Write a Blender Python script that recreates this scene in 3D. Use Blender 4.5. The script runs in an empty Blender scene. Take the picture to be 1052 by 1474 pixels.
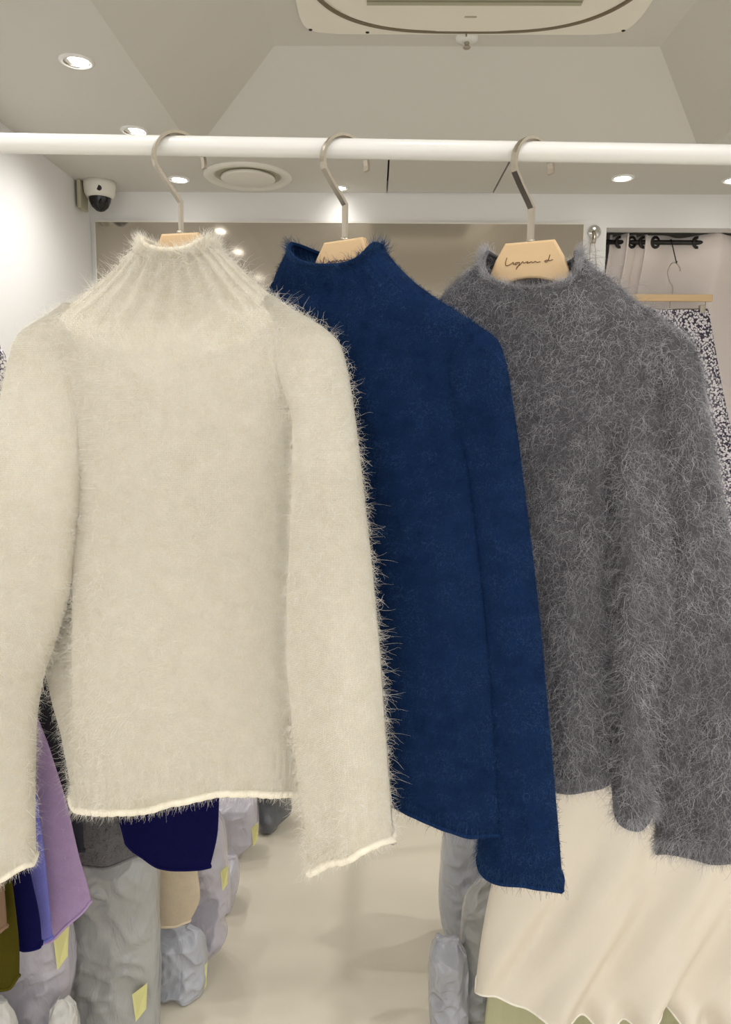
import bpy, bmesh, math
import numpy as np
from mathutils import Vector, Matrix, noise

# ------------------------------------------------------------------ camera
SC = bpy.context.scene
COL = SC.collection
W, H, F = 1052.0, 1474.0, 1088.0
CAM = np.array([0.0, 0.0, 1.40])
PITCH, YAW, ROLL = math.radians(-7.4), math.radians(0.58), math.radians(0.45)
cd = bpy.data.cameras.new('camera')
cd.sensor_fit = 'VERTICAL'
cd.sensor_height = 36.0
cd.lens = 36.0 * F / H
cd.clip_start = 0.02
cam = bpy.data.objects.new('camera', cd)
COL.objects.link(cam)
RM = Matrix.Rotation(YAW, 3, 'Z') @ Matrix.Rotation(math.pi / 2 + PITCH, 3, 'X') @ Matrix.Rotation(ROLL, 3, 'Z')
cam.matrix_world = Matrix.Translation(Vector(CAM)) @ RM.to_4x4()
SC.camera = cam
RN = np.array(RM)

# ------------------------------------------------------------------ world, exposure
wd = bpy.data.worlds.new('world')
SC.world = wd
wd.use_nodes = True
wd.node_tree.nodes['Background'].inputs[0].default_value = (1.0, 1.0, 1.0, 1)
wd.node_tree.nodes['Background'].inputs[1].default_value = 1.3
SC.view_settings.view_transform = 'Standard'
SC.view_settings.look = 'None'
SC.view_settings.gamma = 1.0
SC.view_settings.use_curve_mapping = False
SC.view_settings.exposure = 0.18
SPOT_W = 20.0

rng = np.random.default_rng(7)
PI = math.pi


# ------------------------------------------------------------------ pixel helpers
def rays(x, y):
    x = np.asarray(x, float); y = np.asarray(y, float)
    d = np.stack([(x - W / 2) / F, -(y - H / 2) / F, -np.ones_like(x)], -1)
    return d @ RN.T


def on_plane(x, y, p0, n, c=0.0):
    d = rays(x, y)
    t = (np.asarray(c) - (CAM - p0) @ n) / (d @ n)
    return CAM + d * t[..., None]


def on_z(x, y, z):
    d = rays(x, y)
    return CAM + d * ((z - CAM[2]) / d[2])


def on_y(x, y, Y):
    d = rays(x, y)
    return CAM + d * (Y / d[1])


def proj(p):
    q = RN.T @ (np.asarray(p, float) - CAM)
    return W / 2 + F * q[0] / -q[2], H / 2 - F * q[1] / -q[2]


# ------------------------------------------------------------------ materials
def nmat(name):
    m = bpy.data.materials.new(name)
    m.use_nodes = True
    nt = m.node_tree
    return m, nt, nt.nodes['Principled BSDF']


def srgb(r, g, b):
    f = lambda c: (c / 255 / 12.92) if c / 255 <= 0.04045 else ((c / 255 + 0.055) / 1.055) ** 2.4
    return (f(r), f(g), f(b), 1)


def mixcol(nt, fac, a, b):
    n = nt.nodes.new('ShaderNodeMix')
    n.data_type = 'RGBA'
    n.inputs[6].default_value = a
    n.inputs[7].default_value = b
    nt.links.new(fac, n.inputs[0])
    return n.outputs[2]


def scl(c, k):
    return (c[0] * k, c[1] * k, c[2] * k, 1)


def noise_tex(nt, scale, detail=4, coord='Object', stretch=None):
    tc = nt.nodes.new('ShaderNodeTexCoord')
    n = nt.nodes.new('ShaderNodeTexNoise')
    n.inputs['Scale'].default_value = scale
    n.inputs['Detail'].default_value = detail
    if stretch:
        mp = nt.nodes.new('ShaderNodeMapping')
        mp.inputs['Scale'].default_value = stretch
        nt.links.new(tc.outputs[coord], mp.inputs[0])
        nt.links.new(mp.outputs[0], n.inputs[0])
    else:
        nt.links.new(tc.outputs[coord], n.inputs[0])
    return n.outputs[0]


def plain(name, col, rough=0.5, metal=0.0, nscale=6.0, var=0.06, bump=0.0, bscale=60, stretch=None):
    m, nt, b = nmat(name)
    f = noise_tex(nt, nscale, stretch=stretch)
    nt.links.new(mixcol(nt, f, scl(col, 1 - var), scl(col, 1 + var)), b.inputs['Base Color'])
    b.inputs['Roughness'].default_value = rough
    b.inputs['Metallic'].default_value = metal
    if bump:
        bn = nt.nodes.new('ShaderNodeBump')
        bn.inputs['Strength'].default_value = bump
        bn.inputs['Distance'].default_value = 0.003
        nt.links.new(noise_tex(nt, bscale, stretch=stretch), bn.inputs['Height'])
        nt.links.new(bn.outputs[0], b.inputs['Normal'])
    return m


def mathn(nt, op, a, b=None):
    n = nt.nodes.new('ShaderNodeMath')
    n.operation = op
    for i, v in enumerate((a, b)):
        if v is None:
            continue
        if isinstance(v, (int, float)):
            n.inputs[i].default_value = v
        else:
            nt.links.new(v, n.inputs[i])
    return n.outputs[0]


def knit(name, col, strength=0.5, su=270.0, sv=330.0, var=0.12, sheen=0.25, spec=(70, 0.0)):
    """stockinette: V-shaped stitches as bump on the (metres) UV of the loft"""
    m, nt, b = nmat(name)
    uv = nt.nodes.new('ShaderNodeUVMap')
    sp = nt.nodes.new('ShaderNodeSeparateXYZ')
    nt.links.new(uv.outputs[0], sp.inputs[0])
    u = mathn(nt, 'MULTIPLY', sp.outputs[0], su)
    v = mathn(nt, 'MULTIPLY', sp.outputs[1], sv)
    tri = mathn(nt, 'ABSOLUTE', mathn(nt, 'SUBTRACT', mathn(nt, 'FRACT', u), 0.5))
    ph = mathn(nt, 'ADD', v, mathn(nt, 'MULTIPLY', tri, 1.6))
    h1 = mathn(nt, 'ADD', mathn(nt, 'MULTIPLY', mathn(nt, 'SINE', mathn(nt, 'MULTIPLY', ph, 2 * PI)), 0.35), 0.65)
    colp = mathn(nt, 'ABSOLUTE', mathn(nt, 'SINE', mathn(nt, 'MULTIPLY', u, 2 * PI)))
    hgt = mathn(nt, 'MULTIPLY', h1, mathn(nt, 'POWER', colp, 0.5))
    bn = nt.nodes.new('ShaderNodeBump')
    bn.inputs['Strength'].default_value = strength
    bn.inputs['Distance'].default_value = 0.002
    nt.links.new(hgt, bn.inputs['Height'])
    nt.links.new(bn.outputs[0], b.inputs['Normal'])
    f = noise_tex(nt, 45, 5)
    f2 = noise_tex(nt, 420, 3)
    ff = mathn(nt, 'ADD', mathn(nt, 'MULTIPLY', f, 0.5), mathn(nt, 'MULTIPLY', f2, 0.5))
    nt.links.new(mixcol(nt, ff, scl(col, 1 - 2 * var), scl(col, 1 + 2 * var)), b.inputs['Base Color'])
    b.inputs['Roughness'].default_value = 0.95
    b.inputs['Specular IOR Level'].default_value = 0.1
    b.inputs['Sheen Weight'].default_value = sheen
    b.inputs['Sheen Tint'].default_value = scl(col, 1.4)
    return m


def hairmat(name, dark, light, transl=0.35):
    m = bpy.data.materials.new(name)
    m.use_nodes = True
    nt = m.node_tree
    nt.nodes.clear()
    at = nt.nodes.new('ShaderNodeAttribute')
    at.attribute_name = 'tint'
    c = mixcol(nt, at.outputs['Fac'], dark, light)
    d = nt.nodes.new('ShaderNodeBsdfDiffuse')
    t = nt.nodes.new('ShaderNodeBsdfTranslucent')
    mx = nt.nodes.new('ShaderNodeMixShader')
    mx.inputs[0].default_value = transl
    o = nt.nodes.new('ShaderNodeOutputMaterial')
    nt.links.new(c, d.inputs[0]); nt.links.new(c, t.inputs[0])
    nt.links.new(d.outputs[0], mx.inputs[1]); nt.links.new(t.outputs[0], mx.inputs[2])
    nt.links.new(mx.outputs[0], o.inputs[0])
    return m


def emit(name, col, s):
    m, nt, b = nmat(name)
    b.inputs['Base Color'].default_value = (1, 1, 1, 1)
    b.inputs['Emission Color'].default_value = col
    b.inputs['Emission Strength'].default_value = s
    return m


M = {}
M['ceil'] = plain('ceiling_paint', srgb(214, 211, 204), 0.8, nscale=2.5, var=0.03, bump=0.05, bscale=40)
M['wall'] = plain('wall_paint', srgb(234, 233, 231), 0.75, nscale=2.0, var=0.02, bump=0.05, bscale=50)
M['floor'] = plain('floor_screed', srgb(214, 206, 188), 0.42, nscale=1.6, var=0.07, bump=0.04, bscale=25)
M['white'] = plain('white_enamel', srgb(236, 235, 231), 0.25, var=0.01)
M['plastic'] = plain('white_plastic', srgb(232, 228, 218), 0.4, var=0.01)
M['dark'] = plain('dark_gap', srgb(45, 42, 40), 0.8)
M['black'] = plain('black_metal', srgb(28, 24, 24), 0.4)
M['steel'] = plain('brushed_nickel', srgb(188, 180, 166), 0.28, 1.0, nscale=200, var=0.1, stretch=(1, 1, 0.05))
M['chrome'] = plain('chrome', srgb(225, 225, 222), 0.08, 1.0, var=0.02)
M['wood'] = plain('beech_wood', srgb(222, 190, 146), 0.45, nscale=30, var=0.10, stretch=(0.12, 1, 1))
M['ink'] = plain('burnt_lettering', srgb(122, 88, 58), 0.7)
M['lens'] = emit('lamp_lens', (1, 0.96, 0.9, 1), 14.0)
M['curtain'] = plain('curtain_cloth', srgb(240, 230, 225), 0.9, nscale=12, var=0.03, bump=0.1, bscale=300)
M['tag'] = plain('yellow_tag_paper', srgb(224, 220, 152), 0.7, var=0.04)
M['grille'] = plain('grille_slat', srgb(178, 174, 150), 0.5)
M['smoked'] = plain('smoked_dome', srgb(14, 14, 18), 0.05)


def mirror_mat():
    m, nt, b = nmat('tinted_mirror')
    b.inputs['Base Color'].default_value = srgb(196, 188, 176)
    b.inputs['Metallic'].default_value = 0.75
    b.inputs['Roughness'].default_value = 0.09
    return m


M['mirror'] = mirror_mat()


def bag_mat(name, col, rough=0.2):
    m, nt, b = nmat(name)
    f = noise_tex(nt, 7, 4, stretch=(1, 1, 0.6))
    nt.links.new(mixcol(nt, f, scl(col, 0.78), scl(col, 1.2)), b.inputs['Base Color'])
    b.inputs['Roughness'].default_value = rough
    b.inputs['Coat Weight'].default_value = 0.35
    b.inputs['Coat Roughness'].default_value = 0.2
    bn = nt.nodes.new('ShaderNodeBump')
    bn.inputs['Strength'].default_value = 0.7
    bn.inputs['Distance'].default_value = 0.012
    n = nt.nodes.new('ShaderNodeTexNoise')
    n.inputs['Scale'].default_value = 16
    n.inputs['Detail'].default_value = 5
    n.inputs['Distortion'].default_value = 1.6
    tc = nt.nodes.new('ShaderNodeTexCoord')
    mp = nt.nodes.new('ShaderNodeMapping')
    mp.inputs['Rotation'].default_value = (0, 0.7, 0)
    mp.inputs['Scale'].default_value = (1, 1, 0.45)
    nt.links.new(tc.outputs['Object'], mp.inputs[0])
    nt.links.new(mp.outputs[0], n.inputs[0])
    nt.links.new(n.outputs[0], bn.inputs['Height'])
    nt.links.new(bn.outputs[0], b.inputs['Normal'])
    return m


# ------------------------------------------------------------------ object helpers
def tag(o, label=None, cat=None, group=None, kind=None):
    if label: o['label'] = label
    if cat: o['category'] = cat
    if group: o['group'] = group
    if kind: o['kind'] = kind
    return o


def thing(name, loc, label, cat, group=None, rz=0.0):
    o = bpy.data.objects.new(name, None)
    o.empty_display_size = 0.05
    COL.objects.link(o)
    o.location = loc
    o.rotation_euler = (0, 0, rz)
    return tag(o, label, cat, group)


def link(name, me, mat, parent=None, smooth=False):
    o = bpy.data.objects.new(name, me)
    COL.objects.link(o)
    if mat and not me.materials:
        me.materials.append(mat)
    if parent:
        o.parent = parent
    if smooth:
        me.polygons.foreach_set('use_smooth', np.ones(len(me.polygons), bool))
    return o


def from_bm(name, bm, mat, parent=None, smooth=False):
    me = bpy.data.meshes.new(name)
    bmesh.ops.recalc_face_normals(bm, faces=bm.faces)
    bm.to_mesh(me)
    bm.free()
    return link(name, me, mat, parent, smooth)


def box_bm(x0, x1, y0, y1, z0, z1, bevel=0.0, bm=None):
    b = bmesh.new()
    bmesh.ops.create_cube(b, size=1)
    for v in b.verts:
        v.co = Vector(((x0 + x1) / 2 + v.co.x * (x1 - x0), (y0 + y1) / 2 + v.co.y * (y1 - y0), (z0 + z1) / 2 + v.co.z * (z1 - z0)))
    if bevel:
        bmesh.ops.bevel(b, geom=b.edges[:], offset=bevel, segments=2, affect='EDGES', profile=0.5)
    return b


def box(name, x0, x1, y0, y1, z0, z1, mat, parent=None, bevel=0.0):
    return from_bm(name, box_bm(x0, x1, y0, y1, z0, z1, bevel), mat, parent)


def prism(name, pts, depth, mat, parent=None, bevel=0.0, axis='y', off=0.0):
    """extrude a 2D outline (x,z) along y (axis 'y') or (x,y) along z (axis 'z'), centred on off"""
    bm = bmesh.new()
    if axis == 'y':
        vs = [bm.verts.new((p[0], off - depth / 2, p[1])) for p in pts]
    else:
        vs = [bm.verts.new((p[0], p[1], off - depth / 2)) for p in pts]
    f = bm.faces.new(vs)
    r = bmesh.ops.extrude_face_region(bm, geom=[f])
    d = Vector((0, depth, 0)) if axis == 'y' else Vector((0, 0, depth))
    for g in r['geom']:
        if isinstance(g, bmesh.types.BMVert):
            g.co += d
    if bevel:
        es = [e for e in bm.edges if len(e.link_faces) == 2 and e.calc_face_angle() > 0.9]
        bmesh.ops.bevel(bm, geom=es, offset=bevel, segments=2, affect='EDGES', profile=0.5)
    return from_bm(name, bm, mat, parent)


def lathe(name, prof, mat, parent=None, n=40, loc=(0, 0, 0), rot=None, closed=False):
    """profile of (r, z) turned about z"""
    bm = bmesh.new()
    rings = []
    for r, z in prof:
        rings.append([bm.verts.new((r * math.cos(2 * PI * i / n), r * math.sin(2 * PI * i / n), z)) for i in range(n)] if r > 1e-6 else [bm.verts.new((0, 0, z))])
    for a, b in zip(rings[:-1], rings[1:]):
        for i in range(n):
            j = (i + 1) % n
            if len(a) == 1:
                bm.faces.new((a[0], b[i], b[j]))
            elif len(b) == 1:
                bm.faces.new((a[i], a[j], b[0]))
            else:
                bm.faces.new((a[i], a[j], b[j], b[i]))
    mt = Matrix.Translation(Vector(loc)) @ (rot.to_4x4() if rot else Matrix.Identity(4))
    bmesh.ops.transform(bm, matrix=mt, verts=bm.verts)
    return from_bm(name, bm, mat, parent, True)


def sweep(name, path, sec, mat, parent=None, closed=False, up=None, smooth=True, caps=True):
    """sweep a 2D section (a list of (a,b)) along a path; frame from a fixed side vector or parallel transport"""
    P = [Vector(p) for p in path]
    n = len(P)
    bm = bmesh.new()
    rings = []
    prev = None
    for i in range(n):
        if closed:
            t = (P[(i + 1) % n] - P[i - 1]).normalized()
        else:
            t = (P[min(i + 1, n - 1)] - P[max(i - 1, 0)]).normalized()
        if up is not None:
            a = Vector(up)
            a = (a - t * a.dot(t)).normalized()
        else:
            if prev is None:
                a = t.orthogonal().normalized()
            else:
                a = (prev - t * prev.dot(t)).normalized()
            prev = a
        b = t.cross(a)
        rings.append([bm.verts.new(P[i] + a * s[0] + b * s[1]) for s in sec])
    k = len(sec)
    for i in range(n if closed else n - 1):
        r0, r1 = rings[i], rings[(i + 1) % n]
        for j in range(k):
            bm.faces.new((r0[j], r0[(j + 1) % k], r1[(j + 1) % k], r1[j]))
    if caps and not closed:
        bm.faces.new(rings[0][::-1])
        bm.faces.new(rings[-1])
    return from_bm(name, bm, mat, parent, smooth)


def circ(r, n=10):
    return [(r * math.cos(2 * PI * i / n), r * math.sin(2 * PI * i / n)) for i in range(n)]


def smooth_path(pts, sub=6, closed=False):
    P = [Vector(p) for p in pts]
    out = []
    n = len(P)
    for i in range(n - 1):
        p0 = P[max(i - 1, 0)]; p1 = P[i]; p2 = P[i + 1]; p3 = P[min(i + 2, n - 1)]
        for k in range(sub):
            t = k / sub
            out.append(0.5 * ((2 * p1) + (p2 - p0) * t + (2 * p0 - 5 * p1 + 4 * p2 - p3) * t * t + (3 * p1 - p0 - 3 * p2 + p3) * t ** 3))
    out.append(P[-1])
    return out


def pchip(xs, ys):
    xs = np.array(xs, float); ys = np.array(ys, float)
    h = np.diff(xs); d = np.diff(ys) / h
    m = np.zeros_like(xs)
    m[0], m[-1] = d[0], d[-1]
    for i in range(1, len(xs) - 1):
        if d[i - 1] * d[i] > 0:
            w1 = 2 * h[i] + h[i - 1]; w2 = h[i] + 2 * h[i - 1]
            m[i] = (w1 + w2) / (w1 / d[i - 1] + w2 / d[i])

    def f(x):
        x = np.clip(np.asarray(x, float), xs[0], xs[-1])
        i = np.clip(np.searchsorted(xs, x) - 1, 0, len(xs) - 2)
        t = (x - xs[i]) / h[i]
        return ((1 + 2 * t) * (1 - t) ** 2 * ys[i] + t * (1 - t) ** 2 * h[i] * m[i]
                + t * t * (3 - 2 * t) * ys[i + 1] + t * t * (t - 1) * h[i] * m[i + 1])
    return f


def sstep(a, b, x):
    t = np.clip((x - a) / (b - a), 0, 1)
    return t * t * (3 - 2 * t)


class Plane:
    """a vertical plane a garment hangs in; yaw > 0 swings its right side towards the camera"""
    def __init__(self, p0, yaw):
        self.p0 = np.array(p0, float)
        self.e = np.array([math.cos(yaw), -math.sin(yaw), 0.0])
        self.n = np.array([-math.sin(yaw), -math.cos(yaw), 0.0])

    def pt(self, x, y, c=0.0):
        return on_plane(np.asarray(x, float), np.asarray(y, float), self.p0, self.n, c)


def loft(pl, rows, top, bot, nu=120, nv=120, n=2.6, disp=None, c=0.0, t=0.03, v_pow=1.0, hemfix=1.0):
    """closed tube whose outline follows rows (y, xl, xr) traced on the plane; c and t (depth offset towards the
    camera and half thickness, in metres) may be functions of y; top/bot give the rim as functions of (x-fraction u, w)"""
    ys = [r[0] for r in rows]
    fl, fr = pchip(ys, [r[1] for r in rows]), pchip(ys, [r[2] for r in rows])
    a = -PI / 2 + 2 * PI * np.arange(nu) / nu
    ca, sa = np.cos(a), np.sin(a)
    u = np.sign(ca) * np.abs(ca) ** (2 / n)
    w = np.sign(sa) * np.abs(sa) ** (2 / n)
    v = (np.arange(nv + 1) / nv) ** v_pow
    B = bot(u, w) + 0.0 * u
    Xb = fl(B) + (u + 1) / 2 * (fr(B) - fl(B))
    cb = c(B) if callable(c) else np.full_like(B, c)
    tb = t(B) if callable(t) else np.full_like(B, t)
    db = pl.pt(Xb, B, cb)[..., 1]
    B = np.where(B > 700, 595 + (B - 595) * (1 - hemfix * tb * np.abs(w) / db), B)   # the traced hem is the near rim of the opening
    Y = top(u, w)[None, :] * (1 - v[:, None]) + B[None, :] * v[:, None]
    U = np.broadcast_to(u, Y.shape); Wd = np.broadcast_to(w, Y.shape)
    X = fl(Y) + (U + 1) / 2 * (fr(Y) - fl(Y))
    cc = c(Y) if callable(c) else np.full_like(Y, c)
    tt = t(Y) if callable(t) else np.full_like(Y, t)
    P = pl.pt(X, Y, cc)
    off = tt * Wd
    if disp is not None:
        off = off + disp(U, Wd, X, Y)
    P = P + pl.n * off[..., None]
    return P


def grid_normals(P):
    du = np.roll(P, -1, 1) - np.roll(P, 1, 1)
    dv = np.gradient(P, axis=0)
    nn = np.cross(du, dv)
    nn /= (np.linalg.norm(nn, axis=-1, keepdims=True) + 1e-12)
    return nn


def grid_mesh(name, P, mat, parent, origin, cap=False):
    nv, nu = P.shape[:2]
    verts = (P - np.asarray(origin)).reshape(-1, 3)
    i = np.arange(nv - 1)[:, None] * nu
    j = np.arange(nu)[None, :]
    j2 = (j + 1) % nu
    quads = np.stack([i + j, i + j2, i + nu + j2, i + nu + j], -1).reshape(-1, 4)
    faces = quads.tolist()
    if cap:
        faces.append(list(range(nu))[::-1])
        faces.append(list(range((nv - 1) * nu, nv * nu)))
    me = bpy.data.meshes.new(name)
    me.from_pydata(verts.tolist(), [], faces)
    # metre UVs: arc length round the middle ring, height down
    seg = np.linalg.norm(np.roll(P, -1, 1) - P, axis=-1).mean(0)
    s = np.concatenate([[0], np.cumsum(seg)])
    uvl = me.uv_layers.new(name='UVMap')
    su = np.stack([s[j + 0 * i], s[j + 1 + 0 * i], s[j + 1 + 0 * i], s[j + 0 * i]], -1).reshape(-1)
    z = P[..., 2]
    vv = np.stack([z[:-1, :], np.roll(z, -1, 1)[:-1, :], np.roll(z, -1, 1)[1:, :], z[1:, :]], -1).reshape(-1)
    uv = np.stack([su, vv], -1)
    full = np.zeros((len(me.loops), 2))
    full[:len(uv)] = uv
    uvl.data.foreach_set('uv', full.reshape(-1))
    me.validate()
    return link(name, me, mat, parent, True)


def rim_roll(name, ring, r, mat, parent, origin, wob=0.0):
    ring = np.asarray(ring) - np.asarray(origin)
    pts = [Vector(p) + Vector((0, 0, wob * noise.noise(Vector(p) * 40))) for p in ring]
    return sweep(name, pts, circ(r, 8), mat, parent, closed=True, up=(0, 0, 1))


def fuzz(name, parent, origin, grids, n, L, rad, lay, grav, curl, mat, pl, tint=(0.0, 1.0), back=0.15, k=6, power=2.0, lift=0.0):
    """loose mohair fibres rooted on the knit, as hair curves"""
    Ps, Ns, As = [], [], []
    for P in grids:
        nn = grid_normals(P)
        a = np.linalg.norm(np.cross(np.roll(P, -1, 1)[:-1] - P[:-1], P[1:] - P[:-1]), axis=-1)
        a = a * np.where((nn[:-1] @ pl.n) > -0.25, 1.0, back)
        Ps.append(P); Ns.append(nn); As.append(a)
    tot = sum(a.sum() for a in As)
    roots, nrm = [], []
    for P, nn, a in zip(Ps, Ns, As):
        m = int(n * a.sum() / tot)
        idx = rng.choice(a.size, m, p=a.ravel() / a.sum())
        i, j = np.unravel_index(idx, a.shape)
        j2 = (j + 1) % P.shape[1]
        r1, r2 = rng.random((m, 1)), rng.random((m, 1))
        roots.append(P[i, j] * (1 - r1) * (1 - r2) + P[i, j2] * r1 * (1 - r2) + P[i + 1, j] * (1 - r1) * r2 + P[i + 1, j2] * r1 * r2)
        nrm.append(nn[i, j])
    R = np.concatenate(roots); N = np.concatenate(nrm)
    m = len(R)
    rnd = rng.normal(size=(m, 3))
    tg = rnd - N * (rnd * N).sum(1, keepdims=True)
    tg /= np.linalg.norm(tg, axis=1, keepdims=True) + 1e-9
    bt = np.cross(N, tg)
    lay_i = np.clip(lay + 0.25 * rng.normal(size=(m, 1)), 0.0, 0.97)
    length = L[0] + (L[1] - L[0]) * rng.random((m, 1)) ** power
    pts = np.zeros((m, k, 3))
    p = R - N * 0.0006
    pts[:, 0] = p
    ph = rng.random((m, 1)) * 2 * PI
    fr = 0.4 + 1.0 * rng.random((m, 1))
    sgn = np.where(rng.random((m, 1)) < 0.5, -1.0, 1.0)
    for s in range(1, k):
        tt = s / (k - 1)
        ang = sgn * fr * s * curl
        d = N * (1 - lay_i * (0.5 + 0.5 * tt)) + tg * lay_i * np.cos(ang) + bt * lay_i * np.sin(ang) + 0.25 * curl * (N * np.sin(ph + 2.2 * fr * s))
        d[:, 2:3] -= grav * tt - lift
        d /= np.linalg.norm(d, axis=1, keepdims=True) + 1e-9
        p = p + d * length / (k - 1)
        pts[:, s] = p
    cu = bpy.data.hair_curves.new(name)
    cu.add_curves([k] * m)
    cu.attributes['position'].data.foreach_set('vector', (pts - np.asarray(origin)).astype(np.float32).ravel())
    ra = cu.attributes.get('radius') or cu.attributes.new('radius', 'FLOAT', 'POINT')
    rr = np.tile(rad * np.linspace(1.0, 0.35, k), (m, 1)) * (0.7 + 0.6 * rng.random((m, 1)))
    ra.data.foreach_set('value', rr.astype(np.float32).ravel())
    ta = cu.attributes.new('tint', 'FLOAT', 'CURVE')
    fld = np.zeros(m)
    for q in range(14):                                   # fibres lie in lighter and darker tufts
        kv = rng.normal(size=3) * (90 if q < 7 else 190)
        fld += np.sin(R @ kv + rng.random() * 6.28)
    fld = np.clip(0.5 + 0.17 * fld, 0, 1)
    tv = tint[0] + (tint[1] - tint[0]) * np.clip(0.55 * rng.random(m) ** 1.3 + 0.5 * fld, 0, 1)
    ta.data.foreach_set('value', tv.astype(np.float32))
    cu.materials.append(mat)
    o = bpy.data.objects.new(name, cu)
    COL.objects.link(o)
    o.parent = parent
    o['kind'] = 'stuff'
    return o


# ================================================================== THE ROOM
ZC = 2.50           # low ceiling
ZT = 2.75           # top of the coffer
YB = 3.97           # far wall, from the wall/ceiling line
XL = float(on_z(60, 222, ZC)[0])      # left wall from the wall/ceiling line
XR = 2.30
YF = -2.4           # room end behind the camera, left open to let soft world light in
print('XL', XL)


def struct(o, label=None):
    o['kind'] = 'structure'
    return o


struct(box('floor', XL - 0.1, XR + 0.1, YF, 5.2, -0.08, 0.0, M['floor']))
struct(box('wall_left', XL - 0.1, XL, YF, YB + 0.1, 0.0, ZT + 0.2, M['wall']))
struct(box('wall_right', XR, XR + 0.1, YF, 5.2, 0.0, ZT + 0.2, M['wall']))
# coffer
cbl = float(on_z(200, 102, ZC)[0])                 # lower left edge
cbb = float(on_z(650, 221, ZC)[1])                 # lower far edge
ctl, ctb = on_z(395, 66, ZT)[:2]
ctr = float(on_z(948, 70, ZT)[0])
cbr = float(on_z(1013, 219, ZC)[0])
ctf, cbf = 1.30, 1.00
print('coffer', cbl, cbr, cbb, ctl, ctr, ctb)
ceil_root = bpy.data.objects.new('ceiling', None)
COL.objects.link(ceil_root)
struct(ceil_root)
TH = 0.06
box('ceiling_board', XL, cbl, YF, YB, ZC, ZC + TH, M['ceil'], ceil_root)
box('ceiling_board', cbr, XR, YF, YB, ZC, ZC + TH, M['ceil'], ceil_root)
box('ceiling_board', cbl, cbr, YF, cbf, ZC, ZC + TH, M['ceil'], ceil_root)
s1 = float(on_z(558, 258, ZC)[0]); s2 = float(on_z(720, 258, ZC)[0])
g = 0.004
box('ceiling_board', cbl, s1 - g, cbb, YB, ZC, ZC + TH, M['ceil'], ceil_root)
box('access_panel', s1 + g, s2 - g, cbb, YB - 0.012, ZC + 0.001, ZC + TH, M['ceil'], ceil_root)
box('ceiling_board', s2 + g, cbr, cbb, YB, ZC, ZC + TH, M['ceil'], ceil_root)
box('gap_backing', s1 - 0.03, s2 + 0.03, cbb + 0.01, YB, ZC + TH, ZC + TH + 0.01, M['dark'], ceil_root)


def slope(name, a, b):
    """sloped coffer side between lower edge a and upper edge b (two points each), given thickness outwards"""
    bm = bmesh.new()
    lo = [Vector((*p, ZC)) for p in a]; hi = [Vector((*p, ZT)) for p in b]
    q = [lo[0], lo[1], hi[1], hi[0]]
    f1 = [bm.verts.new(v) for v in q]
    f2 = [bm.verts.new(v + Vector((0, 0, 0.05))) for v in q]
    bm.faces.new(f1); bm.faces.new(f2[::-1])
    for i in range(4):
        bm.faces.new((f1[i], f2[i], f2[(i + 1) % 4], f1[(i + 1) % 4]))
    return from_bm(name, bm, M['ceil'], ceil_root)


slope('coffer_slope', [(cbl, cbf), (cbl, cbb)], [(ctl, ctf), (ctl, ctb)])
slope('coffer_slope', [(cbr, cbf), (cbr, cbb)], [(ctr, ctf), (ctr, ctb)])
slope('coffer_slope', [(cbl, cbb), (cbr, cbb)], [(ctl, ctb), (ctr, ctb)])
slope('coffer_slope', [(cbl, cbf), (cbr, cbf)], [(ctl, ctf), (ctr, ctf)])
box('coffer_top', ctl - 0.01, ctr + 0.01, ctf - 0.01, ctb + 0.01, ZT, ZT + 0.05, M['ceil'], ceil_root)

# far wall: header band, pier with the fitting-room opening on its right
xo = float(on_y(873, 330, YB)[0])
zo = float(on_y(950, 328, YB)[2])
zm = float(on_y(500, 320, YB)[2])
xm = float(on_y(838, 400, YB)[0])
wf = bpy.data.objects.new('wall_far', None)
COL.objects.link(wf); struct(wf)
box('wall_body', XL, xo, YB, YB + 0.1, 0.0, ZC + TH, M['wall'], wf)
box('lintel', xo, XR, YB, YB + 0.1, zo, ZC + TH, M['wall'], wf)
struct(box('wall_fitting_room', xo - 0.15, XR + 0.1, 5.1, 5.2, 0, ZC, M['wall']))
struct(box('wall_fitting_side', xo - 0.12, xo - 0.02, YB + 0.1, 5.1, 0, ZC, M['wall']))
struct(box('ceiling_fitting_room', xo - 0.12, XR, YB + 0.1, 5.1, zo + 0.10, zo + 0.15, M['ceil']))
struct(box('baseboard_left', XL, XL + 0.012, YF, YB, 0, 0.08, M['wall']))
# tinted mirror leaning flush on the far wall, with a thin frame edge
mr = thing('wall_mirror', (0, YB, 0.25), 'wide tinted mirror panel on the far wall under the white header', 'mirror')
mx0 = XL + 0.02
box('glass', mx0 + 0.008, xm - 0.008, -0.014, 0.0, 0.008, zm - 0.25 - 0.008, M['mirror'], mr)
fb = box_bm(mx0, xm, -0.016, 0.0, zm - 0.258, zm - 0.25)
from_bm('frame_rail', fb, M['plastic'], mr)
from_bm('frame_rail', box_bm(mx0, xm, -0.016, 0.0, 0, 0.008), M['plastic'], mr)
from_bm('frame_stile', box_bm(mx0, mx0 + 0.008, -0.016, 0.0, 0.008, zm - 0.258), M['plastic'], mr)
from_bm('frame_stile', box_bm(xm - 0.008, xm, -0.016, 0.0, 0.008, zm - 0.258), M['plastic'], mr)


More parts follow.
